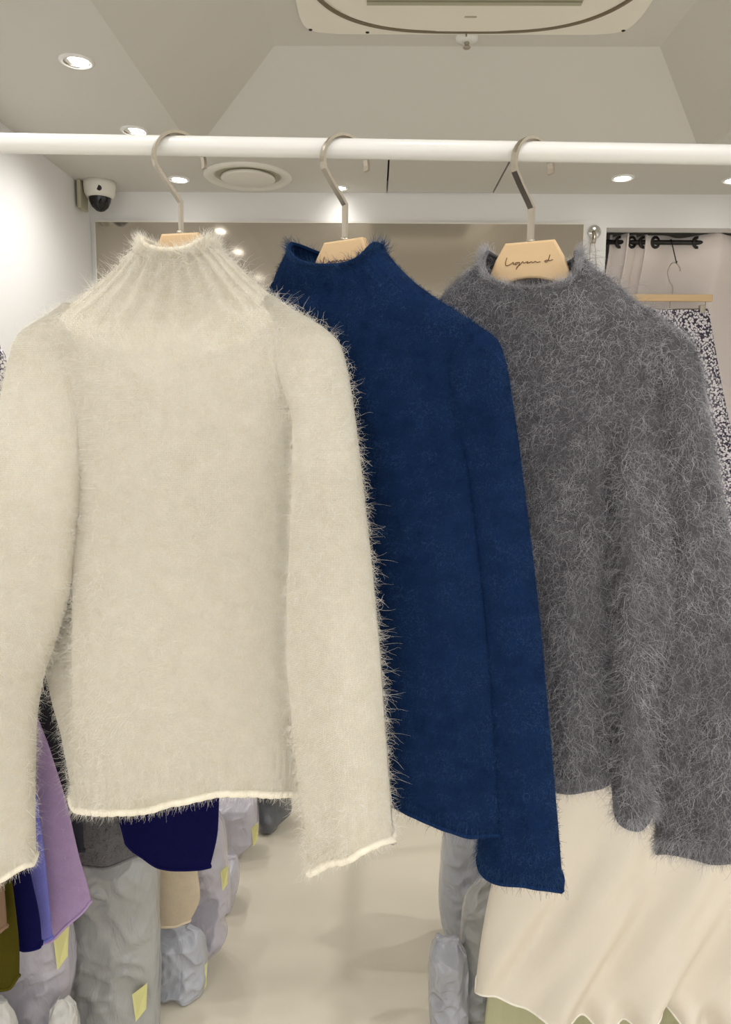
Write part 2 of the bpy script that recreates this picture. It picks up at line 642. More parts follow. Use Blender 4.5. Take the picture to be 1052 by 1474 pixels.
# ------------------------------------------------------------------ downlights
def downlight(x, y, label, group=None, tilt=0.0, watts=None, r=0.055, aim=0.0, lean=0.0):
    t = thing('downlight', (x, y, ZC), label, 'ceiling light', group)
    rot = Matrix.Rotation(aim, 3, 'Z') @ Matrix.Rotation(tilt, 3, 'Y')
    lathe('trim_ring', [(r * 0.74, 0.0), (r * 0.76, -0.006), (r * 0.95, -0.006), (r, -0.002), (r, 0.0)], M['white'], t, 36)
    lathe('reflector', [(r * 0.74, -0.004), (r * 0.60, 0.004), (r * 0.60, -0.003)], M['chrome'], t, 30)
    lathe('lamp_lens', [(0, -0.0035), (r * 0.66, -0.0030), (r * 0.66, 0.0)], M['lens'], t, 30, rot=rot)
    ld = bpy.data.lights.new('lamp_light', 'SPOT')
    ld.energy = watts if watts else SPOT_W
    ld.spot_size = math.radians(150)
    ld.spot_blend = 1.0
    ld.shadow_soft_size = 0.04
    ld.color = (1.0, 0.985, 0.965)
    lo = bpy.data.objects.new('lamp_light', ld)
    COL.objects.link(lo)
    lo.parent = t
    lo.location = (0, 0, -0.02)
    lo.rotation_euler = (0, lean, 0)
    return t


dl1 = on_z(110, 88, ZC); dl2 = on_z(193, 188, ZC); dl3 = on_z(257, 258, ZC)
downlight(dl1[0], dl1[1], 'round white downlight, lit, beside the dark left slope of the ceiling coffer', tilt=0.15, lean=0.25)
downlight(dl2[0], dl2[1], 'round tilted downlight, lit, just above the white rail near the coffer corner', tilt=0.2, lean=0.25)
downlight(dl3[0], dl3[1], 'small lit downlight between the dome camera and the round air vent', tilt=0.1, watts=SPOT_W * 0.06)
d4 = on_z(896, 256, ZC); d5 = on_z(1056, 259, ZC)
downlight(d4[0], d4[1], 'lit downlight in the ceiling above the fitting-room doorway pier', watts=SPOT_W * 0.05)
downlight(d5[0], d5[1], 'lit downlight in the ceiling above the fitting-room curtain', watts=SPOT_W * 0.05)
d6 = on_z(490, 270, ZC)
downlight(d6[0], d6[1], 'small lit downlight partly behind the navy sweater hanger hook', r=0.04, watts=SPOT_W * 0.06)
xl_row = dl1[0]
for yy in (1.55, 0.75, -0.05, -0.9, -1.7):
    downlight(xl_row, yy, 'round white downlight in the row along the left wall over the clothes rail', 'downlights in the row along the left wall', lean=0.2, watts=SPOT_W * (1.0 if yy > 1 else 0.6))
for yy in (2.6, 1.7, 0.75, -0.1, -0.9, -1.7):
    downlight(1.72, yy, 'round white downlight in the row along the right wall', 'downlights in the row along the right wall', watts=SPOT_W * (2.4 if yy > 1 else 1.0))
for xx in (-0.55, 0.42, 1.25):
    for yy in (0.72, -0.3, -1.2):
        downlight(xx, yy, 'round white downlight in the ceiling over the shop aisle', 'downlights over the shop aisle', watts=SPOT_W * 0.55)

# ------------------------------------------------------------------ round air diffuser
vv = on_z(357, 253.5, ZC)
rv = float(np.linalg.norm(on_z(420, 254, ZC) - on_z(294, 253, ZC)) / 2)
t = thing('air_diffuser', tuple(vv), 'round white air diffuser in the ceiling strip behind the rail', 'air vent')
lathe('outer_ring', [(rv, 0), (rv, -0.006), (rv * 0.95, -0.014), (rv * 0.80, -0.010), (rv * 0.72, 0.012)], M['plastic'], t, 56)
lathe('throat', [(rv * 0.74, -0.0005), (rv * 0.5, -0.0005)], M['grille'], t, 48)
lathe('centre_disc', [(0, -0.022), (rv * 0.56, -0.020), (rv * 0.62, -0.014), (rv * 0.60, -0.004), (rv * 0.3, -0.001)], M['plastic'], t, 48)

# ------------------------------------------------------------------ dome camera in the corner
pc = on_z(143, 262, ZC)
t = thing('dome_camera', (pc[0], pc[1], ZC), 'small white dome security camera with smoked lens in the ceiling corner', 'security camera')
k = 0.075
lathe('housing', [(0, 0), (k, 0), (k * 1.0, -0.02), (k * 0.95, -0.055), (k * 0.80, -0.075), (k * 0.66, -0.075), (k * 0.6, -0.06)], M['plastic'], t, 40)
lathe('smoked_dome', [(k * 0.70, -0.07), (k * 0.66, -0.092), (k * 0.5, -0.118), (k * 0.25, -0.134), (0, -0.139)], M['smoked'], t, 40)
lathe('lens', [(0, -0.001), (0.012, -0.001), (0.014, 0.01), (0.0, 0.012)], M['black'], t, 20, loc=(0.02, -k * 0.93, -0.045), rot=Matrix.Rotation(-PI / 2, 3, 'X'))
box('mount_plate', -k * 1.25, -k * 1.0, -0.05, 0.05, -0.13, 0.0, M['grille'], t, 0.004)

# ------------------------------------------------------------------ air conditioner cassette
pa = on_z(435, 44, ZT); pb = on_z(905, 47, ZT)
aw = pb[0] - pa[0]
ax, ay = (pa[0] + pb[0]) / 2, pa[1] - aw / 2
t = thing('air_conditioner', (ax, ay, ZT), 'cream ceiling cassette air conditioner with oval trim line and slatted grille', 'air conditioner')


def squircle(hw, hh, n, e=3.2):
    o = []
    for i in range(n):
        a = 2 * PI * i / n
        ca, sa = math.cos(a), math.sin(a)
        o.append((hw * math.copysign(abs(ca) ** (2 / e), ca), hh * math.copysign(abs(sa) ** (2 / e), sa)))
    return o


hw = aw / 2
M['acplastic'] = plain('aircon_plastic', srgb(243, 239, 226), 0.45, var=0.01)
prism('panel', squircle(hw, hw, 96, 14), 0.012, M['acplastic'], t, 0.003, 'z', -0.006)
sq = [Vector((p[0], p[1], -0.013)) for p in squircle(hw * 0.95, hw * 0.96, 140, 3.0)]
M['bronze'] = plain('bronze_trim', srgb(120, 108, 84), 0.4)
sweep('trim_line', sq, [(-0.004, -0.007), (0.004, -0.007), (0.004, 0.007), (-0.004, 0.007)], M['bronze'], t, closed=True, up=(0, 0, 1))
prism('inner_panel', squircle(hw * 0.915, hw * 0.925, 110, 3.0), 0.012, M['acplastic'], t, 0.004, 'z', -0.016)
gx, gy0, gy1 = hw * 0.60, -hw * 0.60, hw * 0.62
box('grille_well', -gx, gx, gy0, gy1, -0.024, -0.0215, M['dark'], t)
for i in range(24):
    yy = gy0 + (i + 0.5) * (gy1 - gy0) / 24
    box('grille_slat', -gx, gx, yy - 0.012, yy + 0.007, -0.030, -0.0235, M['grille'], t)
box('nameplate', -0.02, 0.02, hw * 0.745, hw * 0.76, -0.024, -0.0215, M['grille'], t)
for sx, sy in ((-0.945, 0.945), (0.945, 0.945), (-0.60, 0.975)):
    lathe('screw', [(0, -0.0145), (0.006, -0.014), (0.007, -0.012)], M['dark'], t, 10, loc=(sx * hw, sy * hw, 0))
box('status_stem', -0.003, 0.003, hw * 0.955, hw * 0.96, -0.03, -0.012, M['steel'], t)

ps = on_z(672, 54, ZT)
t = thing('sprinkler', (ps[0], ps[1], ZT), 'small round sprinkler head with white plate behind the air conditioner', 'sprinkler')
lathe('escutcheon', [(0, -0.016), (0.02, -0.016), (0.038, -0.012), (0.042, 0.0)], M['white'], t, 32)
lathe('sprinkler_head', [(0.006, -0.008), (0.010, -0.02), (0.005, -0.03), (0.014, -0.034), (0.012, -0.037), (0, -0.038)], M['steel'], t, 16)

# ================================================================== FITTING ROOM
YC = YB + 0.14
zr = float(on_y(960, 349, YC)[2])
rod = thing('curtain_rod', (xo, YC, zr), 'dark curtain rod across the fitting-room doorway', 'curtain rod')
sweep('rod', [(-0.02, 0, 0), (XR - xo, 0, 0)], circ(0.012, 14), M['black'], rod)
sweep('bracket', [(0.03, 0, 0.0), (0.03, 0, 0.05), (0.03, 0, 0.26)], circ(0.008, 10), M['black'], rod)


def curtain(px0, px1, label, folds, amp, phase, push=0.0, ybot=0.03):
    x0 = float(on_y(px0, 400, YC)[0]); x1 = float(on_y(px1, 400, YC)[0])
    root = thing('curtain', (x0, YC, ybot), label, 'curtain')
    nx, nz = 160, 60
    ztop = zr + 0.035 - ybot
    P = np.zeros((nz + 1, nx + 1, 3))
    uu = np.linspace(0, 1, nx + 1)[None, :]; v = np.linspace(0, 1, nz + 1)[:, None]
    ph = uu * folds * 2 * PI + phase
    P[..., 0] = (x1 - x0) * uu + 0.015 * np.sin(2 * ph) * (1 - v) + 0 * v
    P[..., 1] = amp * (1 - 0.35 * v) * np.sin(ph) + 0.018 * v * np.sin(ph * 1.7 + 1) + push * sstep(0.02, 0.14, v)
    P[..., 2] = ztop * (1 - v) + 0.006 * np.sin(ph * 2) * (1 - v) ** 8
    me = bpy.data.meshes.new('cloth')
    vs = P.reshape(-1, 3)
    i = np.arange(nz)[:, None] * (nx + 1); j = np.arange(nx)[None, :]
    me.from_pydata(vs.tolist(), [], np.stack([i + j, i + nx + 1 + j, i + nx + 2 + j, i + j + 1], -1).reshape(-1, 4).tolist())
    o = link('cloth', me, M['curtain'], root, True)
    md = o.modifiers.new('thickness', 'SOLIDIFY'); md.thickness = 0.003
    # grommets where the rod runs through the cloth
    for q in range(int(folds * 2)):
        un = (q * PI + (-phase) % PI) / (folds * 2 * PI)
        if un > 0.99: continue
        xx = (x1 - x0) * un
        lathe('grommet', [(0.018, -0.004), (0.032, -0.005), (0.032, 0.005), (0.018, 0.004)], M['black'], root, 24,
              loc=(xx, 0.0, zr - ybot), rot=Matrix.Rotation(PI / 2, 3, 'X') @ Matrix.Rotation(0.5, 3, 'Y'))
    return root


curtain(874, 925, 'gathered end of the pale pink curtain beside the doorway pier', 1.5, 0.035, 0.3, 0.10)
curtain(928, 1140, 'wide pale pink curtain hanging behind the clip hanger', 1.77, 0.045, -0.64, 0.10)

# S hook, clip hanger and floral skirt in front of the curtain
YH = YC - 0.075
ph_ = on_y(966, 348, YH)
t = thing('wire_hook', tuple(on_y(965, 343, YC)), 'thin black wire hook over the curtain rod', 'hook')
q0 = np.array(t.location)
zb = float(on_y(968, 379, YH)[2])
pth = [(0, 0.013, -0.006), (0, 0.012, 0.008), (0, 0, 0.0135), (0, -0.014, 0.006), (0.003, -0.03, -0.05),
       (0.007, YH - YC, zb - q0[2] + 0.01), (0.007, YH - YC - 0.006, zb - q0[2]), (0.007, YH - YC - 0.013, zb - q0[2] + 0.008)]
zr_off = zr - q0[2]
sweep('wire', smooth_path([(a, b, c + zr_off if i < 4 else c) for i, (a, b, c) in enumerate(pth)]), circ(0.0028, 8), M['black'], t)
hb0 = on_y(910, 430, YH); hb1 = on_y(1026, 428, YH)
hx = float(on_y(967, 430, YH)[0]); hz = float((hb0[2] + hb1[2]) / 2)
hangw = float(hb1[0] - hb0[0])
t = thing('clip_hanger', (hx, YH, hz), 'wooden bar clip hanger hanging from the wire hook in the doorway', 'hanger')
box('wooden_bar', -hangw / 2, hangw / 2, -0.010, 0.010, -0.018, 0.018, M['wood'], t, 0.004)
dz = zb - hz
hk = smooth_path([(0, 0, 0.016), (0, 0, 0.055), (-0.018, 0, 0.085), (-0.03, 0, dz - 0.045), (-0.018, 0, dz - 0.008), (0.007, 0, dz + 0.003), (0.030, 0, dz - 0.02), (0.034, 0, dz - 0.04)])
sweep('hook', hk, circ(0.003, 8), M['steel'], t)
sweep('clip_rail', [(-hangw * 0.42, -0.0, -0.055), (hangw * 0.45, -0.0, -0.055)], circ(0.003, 8), M['steel'], t)
for s in (-0.40, -0.02, 0.42):
    sweep('rail_post', [(hangw * s, 0, -0.017), (hangw * s, 0, -0.056)], circ(0.002, 6), M['steel'], t)
for s in (-0.33, 0.38):
    b = box_bm(hangw * s - 0.014, hangw * s + 0.014, -0.012, 0.012, -0.075, -0.035, 0.003)
    from_bm('clip', b, M['steel'], t)


def floral():
    m, nt, b = nmat('floral_print')
    tc = nt.nodes.new('ShaderNodeTexCoord')
    v = nt.nodes.new('ShaderNodeTexVoronoi')
    v.inputs['Scale'].default_value = 84
    nz = nt.nodes.new('ShaderNodeTexNoise'); nz.inputs['Scale'].default_value = 90
    nt.links.new(tc.outputs['Object'], v.inputs[0]); nt.links.new(tc.outputs['Object'], nz.inputs[0])
    s = mathn(nt, 'ADD', v.outputs['Distance'], mathn(nt, 'MULTIPLY', nz.outputs[0], 0.5))
    r = nt.nodes.new('ShaderNodeMapRange')
    r.inputs[1].default_value = 0.72; r.inputs[2].default_value = 0.80
    nt.links.new(s, r.inputs[0])
    nt.links.new(mixcol(nt, r.outputs[0], srgb(226, 222, 226), srgb(58, 52, 72)), b.inputs['Base Color'])
    b.inputs['Roughness'].default_value = 0.85
    return m


ske = Plane((hx, YH, hz), 0.0)
t = thing('floral_skirt', (hx, YH, hz - 0.7), 'gathered dark floral print skirt clipped to the wooden bar hanger', 'skirt')
org = np.array(t.location)
Pk = loft(ske, [(440, 930, 1018), (470, 918, 1024), (560, 905, 1040), (760, 880, 1085), (900, 860, 1110)],
          lambda u, w: 446 + 0 * u, lambda u, w: 880 + 6 * np.sin(u * 9), nu=160, nv=60, t=lambda y: 0.012 + 0.05 * sstep(446, 800, y),
          disp=lambda U, Wd, X, Y: 0.012 * np.sin(U * 17 + 0.4 * np.sin(Y / 60)) * sstep(440, 560, Y) * np.abs(Wd) + 0.002 * np.sin(U * 60))
Pk_m = floral()
grid_mesh('skirt_cloth', Pk, Pk_m, t, org)
rim_roll('waistband', Pk[1], 0.005, Pk_m, t, org)

# knob with a string loop on the pier between mirror and doorway
pk = on_y(855, 334, YB)
t = thing('wall_hook', tuple(pk), 'round chrome knob hook on the white pier beside the mirror', 'hook')
lathe('rose', [(0.0, 0.0), (0.032, 0.0), (0.034, 0.006), (0.03, 0.012), (0.02, 0.016), (0.0, 0.018)], M['chrome'], t, 28, rot=Matrix.Rotation(PI / 2, 3, 'X'))
sweep('peg', [(-0.005, -0.012, -0.005), (-0.006, -0.03, -0.022), (-0.01, -0.036, -0.045), (-0.01, -0.034, -0.062)], circ(0.011, 14), M['steel'], t)
t2 = thing('hanging_string', tuple(pk + np.array([0, 0, -0.2])), 'thin pale string loop hanging from the chrome knob', 'string')
sweep('string', smooth_path([(-0.013, -0.04, 0.142), (-0.022, -0.02, 0.13), (-0.012, -0.008, 0.0), (0.005, -0.006, -0.09), (0.02, -0.006, -0.02), (0.012, -0.008, 0.08), (0.001, -0.02, 0.13), (-0.005, -0.04, 0.142)]), circ(0.0016, 6), M['grille'], t2)

# ================================================================== CLOTHES RAIL
YR = 1.09
ra_ = on_y(0, 206, YR); rb_ = on_y(1052, 223, YR)
sl = (rb_[2] - ra_[2]) / (rb_[0] - ra_[0])


def railz(x):
    return float(ra_[2] + sl * (x - ra_[0]))


rail_r = 0.0130
x0r, x1r = XL, 0.98
cr = thing('clothes_rail', (0, YR, 0), 'white tubular clothes rail that the three knit sweaters hang on', 'clothes rail')
sweep('rail', [(x0r, 0, railz(x0r)), (x1r, 0, railz(x1r))], circ(rail_r, 28), M['white'], cr)
lathe('wall_flange', [(0, 0.012), (0.03, 0.012), (0.034, 0.0), (0, 0.0)], M['white'], cr, 28, loc=(XL, 0, railz(XL)), rot=Matrix.Rotation(PI / 2, 3, 'Y'))
for xx in (x1r,):
    sweep('upright', [(xx, 0, 0.02), (xx, 0, railz(xx))], circ(0.014, 20), M['white'], cr)
    sweep('foot', [(xx, -0.25, 0.014), (xx, 0.25, 0.014)], circ(0.014, 16), M['white'], cr)


# ------------------------------------------------------------------ hangers
STROKES = [
    [(240, 290), (226, 340), (230, 380), (262, 381), (300, 362), (320, 350), (322, 374), (350, 360)],
    [(372, 352), (345, 362), (348, 382), (388, 354), (392, 375), (372, 408), (354, 436)],
    [(360, 412), (400, 385), (430, 350), (444, 368), (470, 360), (492, 354), (486, 374), (512, 364)],
    [(512, 370), (535, 357), (552, 372), (580, 358), (600, 370), (640, 366)],
    [(722, 353), (692, 362), (702, 377), (730, 358), (748, 292), (736, 352), (752, 362), (782, 352)],
]


def make_hanger(loc, rz, label, group, hook_rel, lettering=True, half=0.19, drop=0.085, stem=0.142, plate=1.0, lift=0.0015):
    t = thing('wooden_hanger', loc, label, 'hanger', group, rz)
    z0 = -stem
    # outline in local x,z : top plate with chamfered corners, sloping arms, arched underside
    right = [(0.034 * plate, z0), (0.047 * plate, z0 - 0.022)]
    arm = [(0.054, z0 - 0.040), (half - 0.01, z0 - drop), (half, z0 - drop - 0.012), (half - 0.004, z0 - drop - 0.026)]
    under = [(0.062, z0 - 0.082), (0.046, z0 - 0.060), (0.036, z0 - 0.0565), (0.016, z0 - 0.051), (0.0, z0 - 0.0495)]
    r = right + arm + under
    l = [(-x, z) for x, z in r[::-1]][1:]
    prism('wooden_body', (r + l)[::-1], 0.014, M['wood'], t, 0.003)
    h = Vector((math.cos(hook_rel), math.sin(hook_rel), 0))
    R = 0.036
    zc = rail_r + lift - R
    pts = [(0, z0 - 0.002), (0, z0 + 0.035), (0, -0.074), (-0.006, -0.066), (-0.022, -0.047)]
    for i in range(19):
        a = math.radians(200 - i * 11.5)
        pts.append((R * math.cos(a), zc + R * math.sin(a)))
    path = [h * p[0] + Vector((0, 0, p[1])) for p in pts]
    side = Vector((-h.y, h.x, 0))
    sweep('hook', path, [(-0.005, -0.002), (0.005, -0.002), (0.005, 0.002), (-0.005, 0.002)], M['steel'], t, up=side, smooth=False)
    lathe('ferrule', [(0.0, 0.003), (0.006, 0.003), (0.006, -0.001), (0, -0.001)], M['steel'], t, 14, loc=(0, 0, z0))
    if lettering:
        bm = bmesh.new()
        for st in STROKES:
            pts = [Vector(((x - 500) / 9.56 * 0.00112, -0.0078, z0 - 0.0065 + 0.0005 - (y - 165) / 9.56 * 0.00108)) for x, y in st]
            sm = smooth_path(pts, 5)
            for a, b in zip(sm[:-1], sm[1:]):
                d = (b - a).normalized(); nn = Vector((-d.z, 0, d.x)) * 0.00045
                a2 = a - d * 0.0002; b2 = b + d * 0.0002
                f1 = [bm.verts.new(p) for p in (a2 + nn, a2 - nn, b2 - nn, b2 + nn)]
                bm.faces.new(f1)
                f2 = [bm.verts.new(p + Vector((0, 0.0012, 0))) for p in (a2 + nn, a2 - nn, b2 - nn, b2 + nn)]
                bm.faces.new(f2[::-1])
                for i in range(4):
                    bm.faces.new((f1[i], f2[i], f2[(i + 1) % 4], f1[(i + 1) % 4]))
        o = from_bm('lettering', bm, M['ink'], t)
        o['label'] = 'small brown script lettering burnt into the wood'
    return t


YAWS = dict(cream=math.radians(12), navy=math.radians(34), grey=math.radians(24))
hook_dir = -math.atan2(0.57, 0.82)      # hooks face front-left to back-right
STEM = dict(cream=258, navy=497, grey=768)
PLN = {}
for key, px in STEM.items():
    p = on_y(px, 212, YR)
    PLN[key] = Plane((p[0], YR, railz(p[0])), YAWS[key])
hl = dict(cream='wooden hanger with nickel hook inside the cream sweater collar',
          navy='wooden hanger with nickel hook showing above the navy sweater collar',
          grey='wooden hanger with lettered plate standing out of the grey sweater collar')
for key in STEM:
    pl = PLN[key]
    make_hanger(tuple(pl.p0), -YAWS[key], hl[key], 'wooden hangers on the white rail', math.atan2(0.57, 0.82) + YAWS[key],
                stem=dict(cream=0.116, navy=0.121, grey=0.119)[key], half=0.105, drop=0.115, lift=0.0042, plate=dict(cream=0.8, navy=0.95, grey=1.0)[key])

# ================================================================== SWEATERS
WOOL = {
    'cream': knit('cream_mohair_knit', srgb(249, 242, 225), 0.9, var=0.09, sheen=0.3),
    'navy': knit('navy_mohair_knit', srgb(18, 41, 78), 0.5, var=0.22, sheen=0.15),
    'grey': knit('grey_mohair_knit', srgb(104, 103, 107), 0.6, var=0.2, sheen=0.2),
}
HAIR = {
    'cream': hairmat('cream_fibre', srgb(233, 225, 204), srgb(255, 254, 250)),
    'navy': hairmat('navy_fibre', srgb(12, 32, 70), srgb(66, 96, 138)),
    'grey': hairmat('grey_fibre', srgb(90, 89, 94), srgb(222, 221, 225)),
}


def lin(pts, ends=True):
    xs = [p[0] for p in pts]
    return pchip(xs, [p[1] for p in pts])


def sweater(key, label, rows, top, mid, bot, sleeves, body_disp=None, body_c=0.0, body_t=None, ribs=0.0016, nribs=34, hem_r=0.005, hem_rib=0.0):
    pl = PLN[key]
    org = np.array([pl.p0[0], pl.p0[1], pl.p0[2] - 0.95])
    root = thing('turtleneck_sweater', tuple(org), label, 'sweater')
    bt = body_t or (lambda y: 0.03 + 0 * y)

    def dcol(U, Wd, X, Y):
        a = np.arctan2(Wd, U)
        return np.clip((mid(U, Wd) - Y) / 30, 0, 1) * ribs * np.sin(a * nribs) * (np.abs(Wd) ** 0.3) * np.sign(Wd) + (body_disp(U, Wd, X, Y) if body_disp else 0)

    def dbody(U, Wd, X, Y):
        a = np.arctan2(Wd, U)
        d = body_disp(U, Wd, X, Y) if body_disp else 0 * U
        return d + hem_rib * np.sin(a * 70) * np.sign(Wd) * np.abs(Wd) ** 0.3 * sstep(1040, 1100, Y)
    grids = []
    Pc = loft(pl, rows, top, mid, nu=340, nv=60, disp=dcol, c=body_c, t=bt, n=2.3)
    # roll the collar rim over
    grid_mesh('turtleneck_collar', Pc, WOOL[key], root, org)
    rim_roll('collar_edge', Pc[0], 0.0028, WOOL[key], root, org)
    Pb = loft(pl, rows, mid, bot, nu=340, nv=180, disp=dbody, c=body_c, t=bt, n=2.3)
    grid_mesh('body', Pb, WOOL[key], root, org)
    rim_roll('hem', Pb[-1], hem_r, WOOL[key], root, org, 0.002)
    grids += [Pc, Pb]
    for s in sleeves:
        Ps = loft(pl, s['rows'], s['top'], s['bot'], nu=140, nv=180, c=s['c'], t=s['t'], n=2.2, disp=s.get('disp'))
        so = grid_mesh('sleeve', Ps, WOOL[key], root, org)
        rim_roll('cuff', Ps[-1], hem_r * 0.9, WOOL[key], so, org, 0.002)
        grids.append(Ps)
    return root, org, grids, pl


def rims(key, k):
    """fibres standing off the collar rim and hanging from the hem and cuffs"""
    fuzz('rim_fibre', root, org, [grids[0][:7]], int(5000 * k), (0.004, 0.022), 0.00015, 0.5, 0.1, 0.5, HAIR[key], pl, (0.3, 1.0), lift=0.6, back=0.6)
    fuzz('rim_fibre', root, org, [g_[-6:] for g_ in grids[1:]], int(7000 * k), (0.004, 0.022), 0.00015, 0.5, 0.6, 0.5, HAIR[key], pl, (0.2, 1.0), lift=-0.6)


# ---- cream
c_top = lambda u, w: 346 + np.where(w > 0, 20, 12) * np.clip(1 - u * u, 0, 1) * np.abs(w) ** 0.6
c_mid = lambda u, w: 436 + 76 * np.clip(1 - np.abs(u) ** 2.4, 0, 1)
c_hem = lin([(-1, 1148), (-0.95, 1160), (-0.85, 1168), (-0.4, 1170), (0.0, 1160), (0.4, 1148), (1, 1144)])
c_bot = lambda u, w: c_hem(u) - np.where(w < 0, 10, 0) * np.abs(w)
c_rows = [(340, 214, 300), (350, 208, 306), (365, 193, 324), (380, 177, 340), (400, 156, 360), (420, 130, 384), (440, 104, 408), (455, 80, 428),
          (480, 62, 440), (520, 80, 446), (600, 98, 446), (700, 100, 446), (850, 74, 444), (940, 62, 443), (1000, 72, 442), (1060, 88, 441), (1110, 98, 440), (1180, 110, 440)]


def c_disp(U, Wd, X, Y):
    d = -0.036 * Wd * (1 - sstep(108, 124, X)) * sstep(560, 680, Y) * (Wd > 0) * (1 - sstep(1120, 1160, Y))
    d = d + 0.006 * np.sin(X / 46 + Y / 300) * sstep(650, 1000, Y) * np.abs(Wd)
    d = d - 0.020 * np.exp(-((X - 262) / 80) ** 2) * (Wd > 0) * np.exp(-((Y - 450) / 70) ** 2)
    return d


cl = dict(rows=[(436, 98, 108), (446, 82, 118), (460, 58, 128), (480, 28, 136), (510, 15, 138), (560, 5, 128), (620, -6, 119), (700, -16, 113), (780, -24, 104),
                (850, -32, 97), (900, -40, 84), (950, -46, 67), (980, -50, 57), (1050, -56, 47), (1150, -62, 45), (1230, -66, 46), (1290, -66, 44)],
          top=lambda u, w: 438 + 0 * u, bot=lambda u, w: lin([(-1, 1262), (-0.4, 1274), (0.2, 1278), (0.6, 1268), (0.85, 1254), (1, 1244)])(u),
          c=lambda y: 0.002 + 0.038 * sstep(500, 760, y), t=lambda y: 0.016 + 0.024 * sstep(480, 700, y))
cr_ = dict(rows=[(424, 385, 392), (436, 380, 405), (455, 376, 440), (475, 374, 470), (495, 378, 489), (520, 388, 497), (560, 408, 505), (620, 422, 513), (700, 421, 522), (780, 418, 531),
                 (860, 414, 539), (940, 414, 547), (1000, 418, 551), (1080, 426, 557), (1150, 434, 562), (1220, 443, 566), (1270, 448, 567)],
           top=lambda u, w: 427 + 0 * u, bot=lambda u, w: lin([(-1, 1256), (-0.85, 1259), (-0.4, 1248), (0, 1240), (0.5, 1222), (1, 1212)])(u) - np.where(w < 0, 6, 0),
           c=lambda y: 0.010 + 0.050 * sstep(470, 700, y), t=lambda y: 0.014 + 0.018 * sstep(480, 700, y),
           disp=lambda U, Wd, X, Y: 0.006 * np.sin(U * 4.0 + 0.5) * sstep(700, 1000, Y) * (Wd > 0) + 0.0012 * np.sin(np.arctan2(Wd, U) * 24) * np.abs(Wd) * sstep(1120, 1170, Y))
root, org, grids, pl = sweater('cream', 'fluffy cream white turtleneck sweater with ribbed collar on the white rail', c_rows, c_top, c_mid, c_bot, [cl, cr_],
                               c_disp, 0.0, lambda y: 0.036 + 0.012 * sstep(450, 700, y), ribs=0.0022, nribs=30, hem_r=0.0055, hem_rib=0.0011)
fuzz('mohair_halo', root, org, grids, 60000, (0.004, 0.020), 0.00016, 0.75, 0.25, 0.6, HAIR['cream'], pl, (0.0, 1.0))
fuzz('mohair_halo', root, org, grids, 7000, (0.012, 0.030), 0.00026, 0.9, 0.35, 0.6, HAIR['cream'], pl, (0.5, 1.0))
fuzz('mohair_halo', root, org, grids, 14000, (0.012, 0.036), 0.00013, 0.38, 0.3, 0.5, HAIR['cream'], pl, (0.4, 1.0))
rims('cream', 1.0)

# ---- navy
n_top = lambda u, w: 352 + np.where(w > 0, 36, 14) * np.clip(1 - np.abs(u) ** 2.5, 0, 1) * np.abs(w) ** 0.5
n_mid = lambda u, w: 425 + 36 * np.clip(1 - np.abs(u) ** 2.4, 0, 1)
n_rows = [(346, 428, 541), (352, 425, 545), (362, 419, 553), (380, 409, 568), (400, 399, 588), (415, 391, 606), (430, 383, 628), (450, 362, 658), (470, 350, 686), (490, 345, 694),
          (520, 345, 682), (560, 348, 672), (620, 350, 671), (700, 352, 678), (800, 356, 690), (900, 360, 700), (1000, 362, 708), (1100, 366, 715), (1215, 370, 721)]
n_hemx = lin([(345, 1060), (480, 1105), (567, 1150), (615, 1178), (655, 1199), (690, 1208), (722, 1203)])
n_bot = lambda u, w: n_hemx(370 + (u + 1) / 2 * 350) - np.where(w < 0, 8, 0) * np.abs(w)
nr = dict(rows=[(440, 630, 642), (455, 636, 664), (470, 642, 690), (488, 646, 714), (505, 648, 722), (530, 648, 728), (580, 650, 735), (640, 655, 744), (720, 662, 754), (800, 672, 764), (900, 680, 775),
                (1000, 688, 784), (1100, 692, 793), (1200, 690, 802), (1290, 692, 809)],
          top=lambda u, w: 441 + 0 * u, bot=lambda u, w: lin([(-1, 1232), (-0.85, 1256), (-0.5, 1272), (-0.1, 1279), (1, 1284)])(u) - np.where(w < 0, 6, 0),
          c=lambda y: 0.0 - 0.030 * sstep(500, 700, y), t=lambda y: 0.014 + 0.018 * sstep(440, 600, y))
nl = dict(rows=[(440, 372, 384), (470, 345, 392), (500, 335, 398), (600, 330, 402), (800, 340, 408), (1000, 345, 412), (1130, 350, 414)],
          top=lambda u, w: 441 + 0 * u, bot=lambda u, w: 1120 + 0 * u, c=lambda y: -0.01 + 0 * y, t=lambda y: 0.012 + 0.018 * sstep(440, 600, y))
root, org, grids, pl = sweater('navy', 'deep navy blue turtleneck sweater hanging between the cream and grey ones', n_rows, n_top, n_mid, n_bot, [nl, nr],
                               lambda U, Wd, X, Y: 0.005 * np.sin(X / 40 + Y / 200) * sstep(600, 1000, Y) * np.abs(Wd) - 0.008 * np.exp(-((X - 470) / 60) ** 2 - ((Y - 425) / 22) ** 2) * (Wd > 0),
                               0.0, lambda y: 0.034 - 0.008 * sstep(430, 520, y), ribs=0.0005, nribs=40, hem_r=0.0035)
fuzz('mohair_halo', root, org, grids, 110000, (0.003, 0.011), 0.00018, 0.72, 0.2, 0.8, HAIR['navy'], pl, (0.0, 1.0))
rims('navy', 0.4)

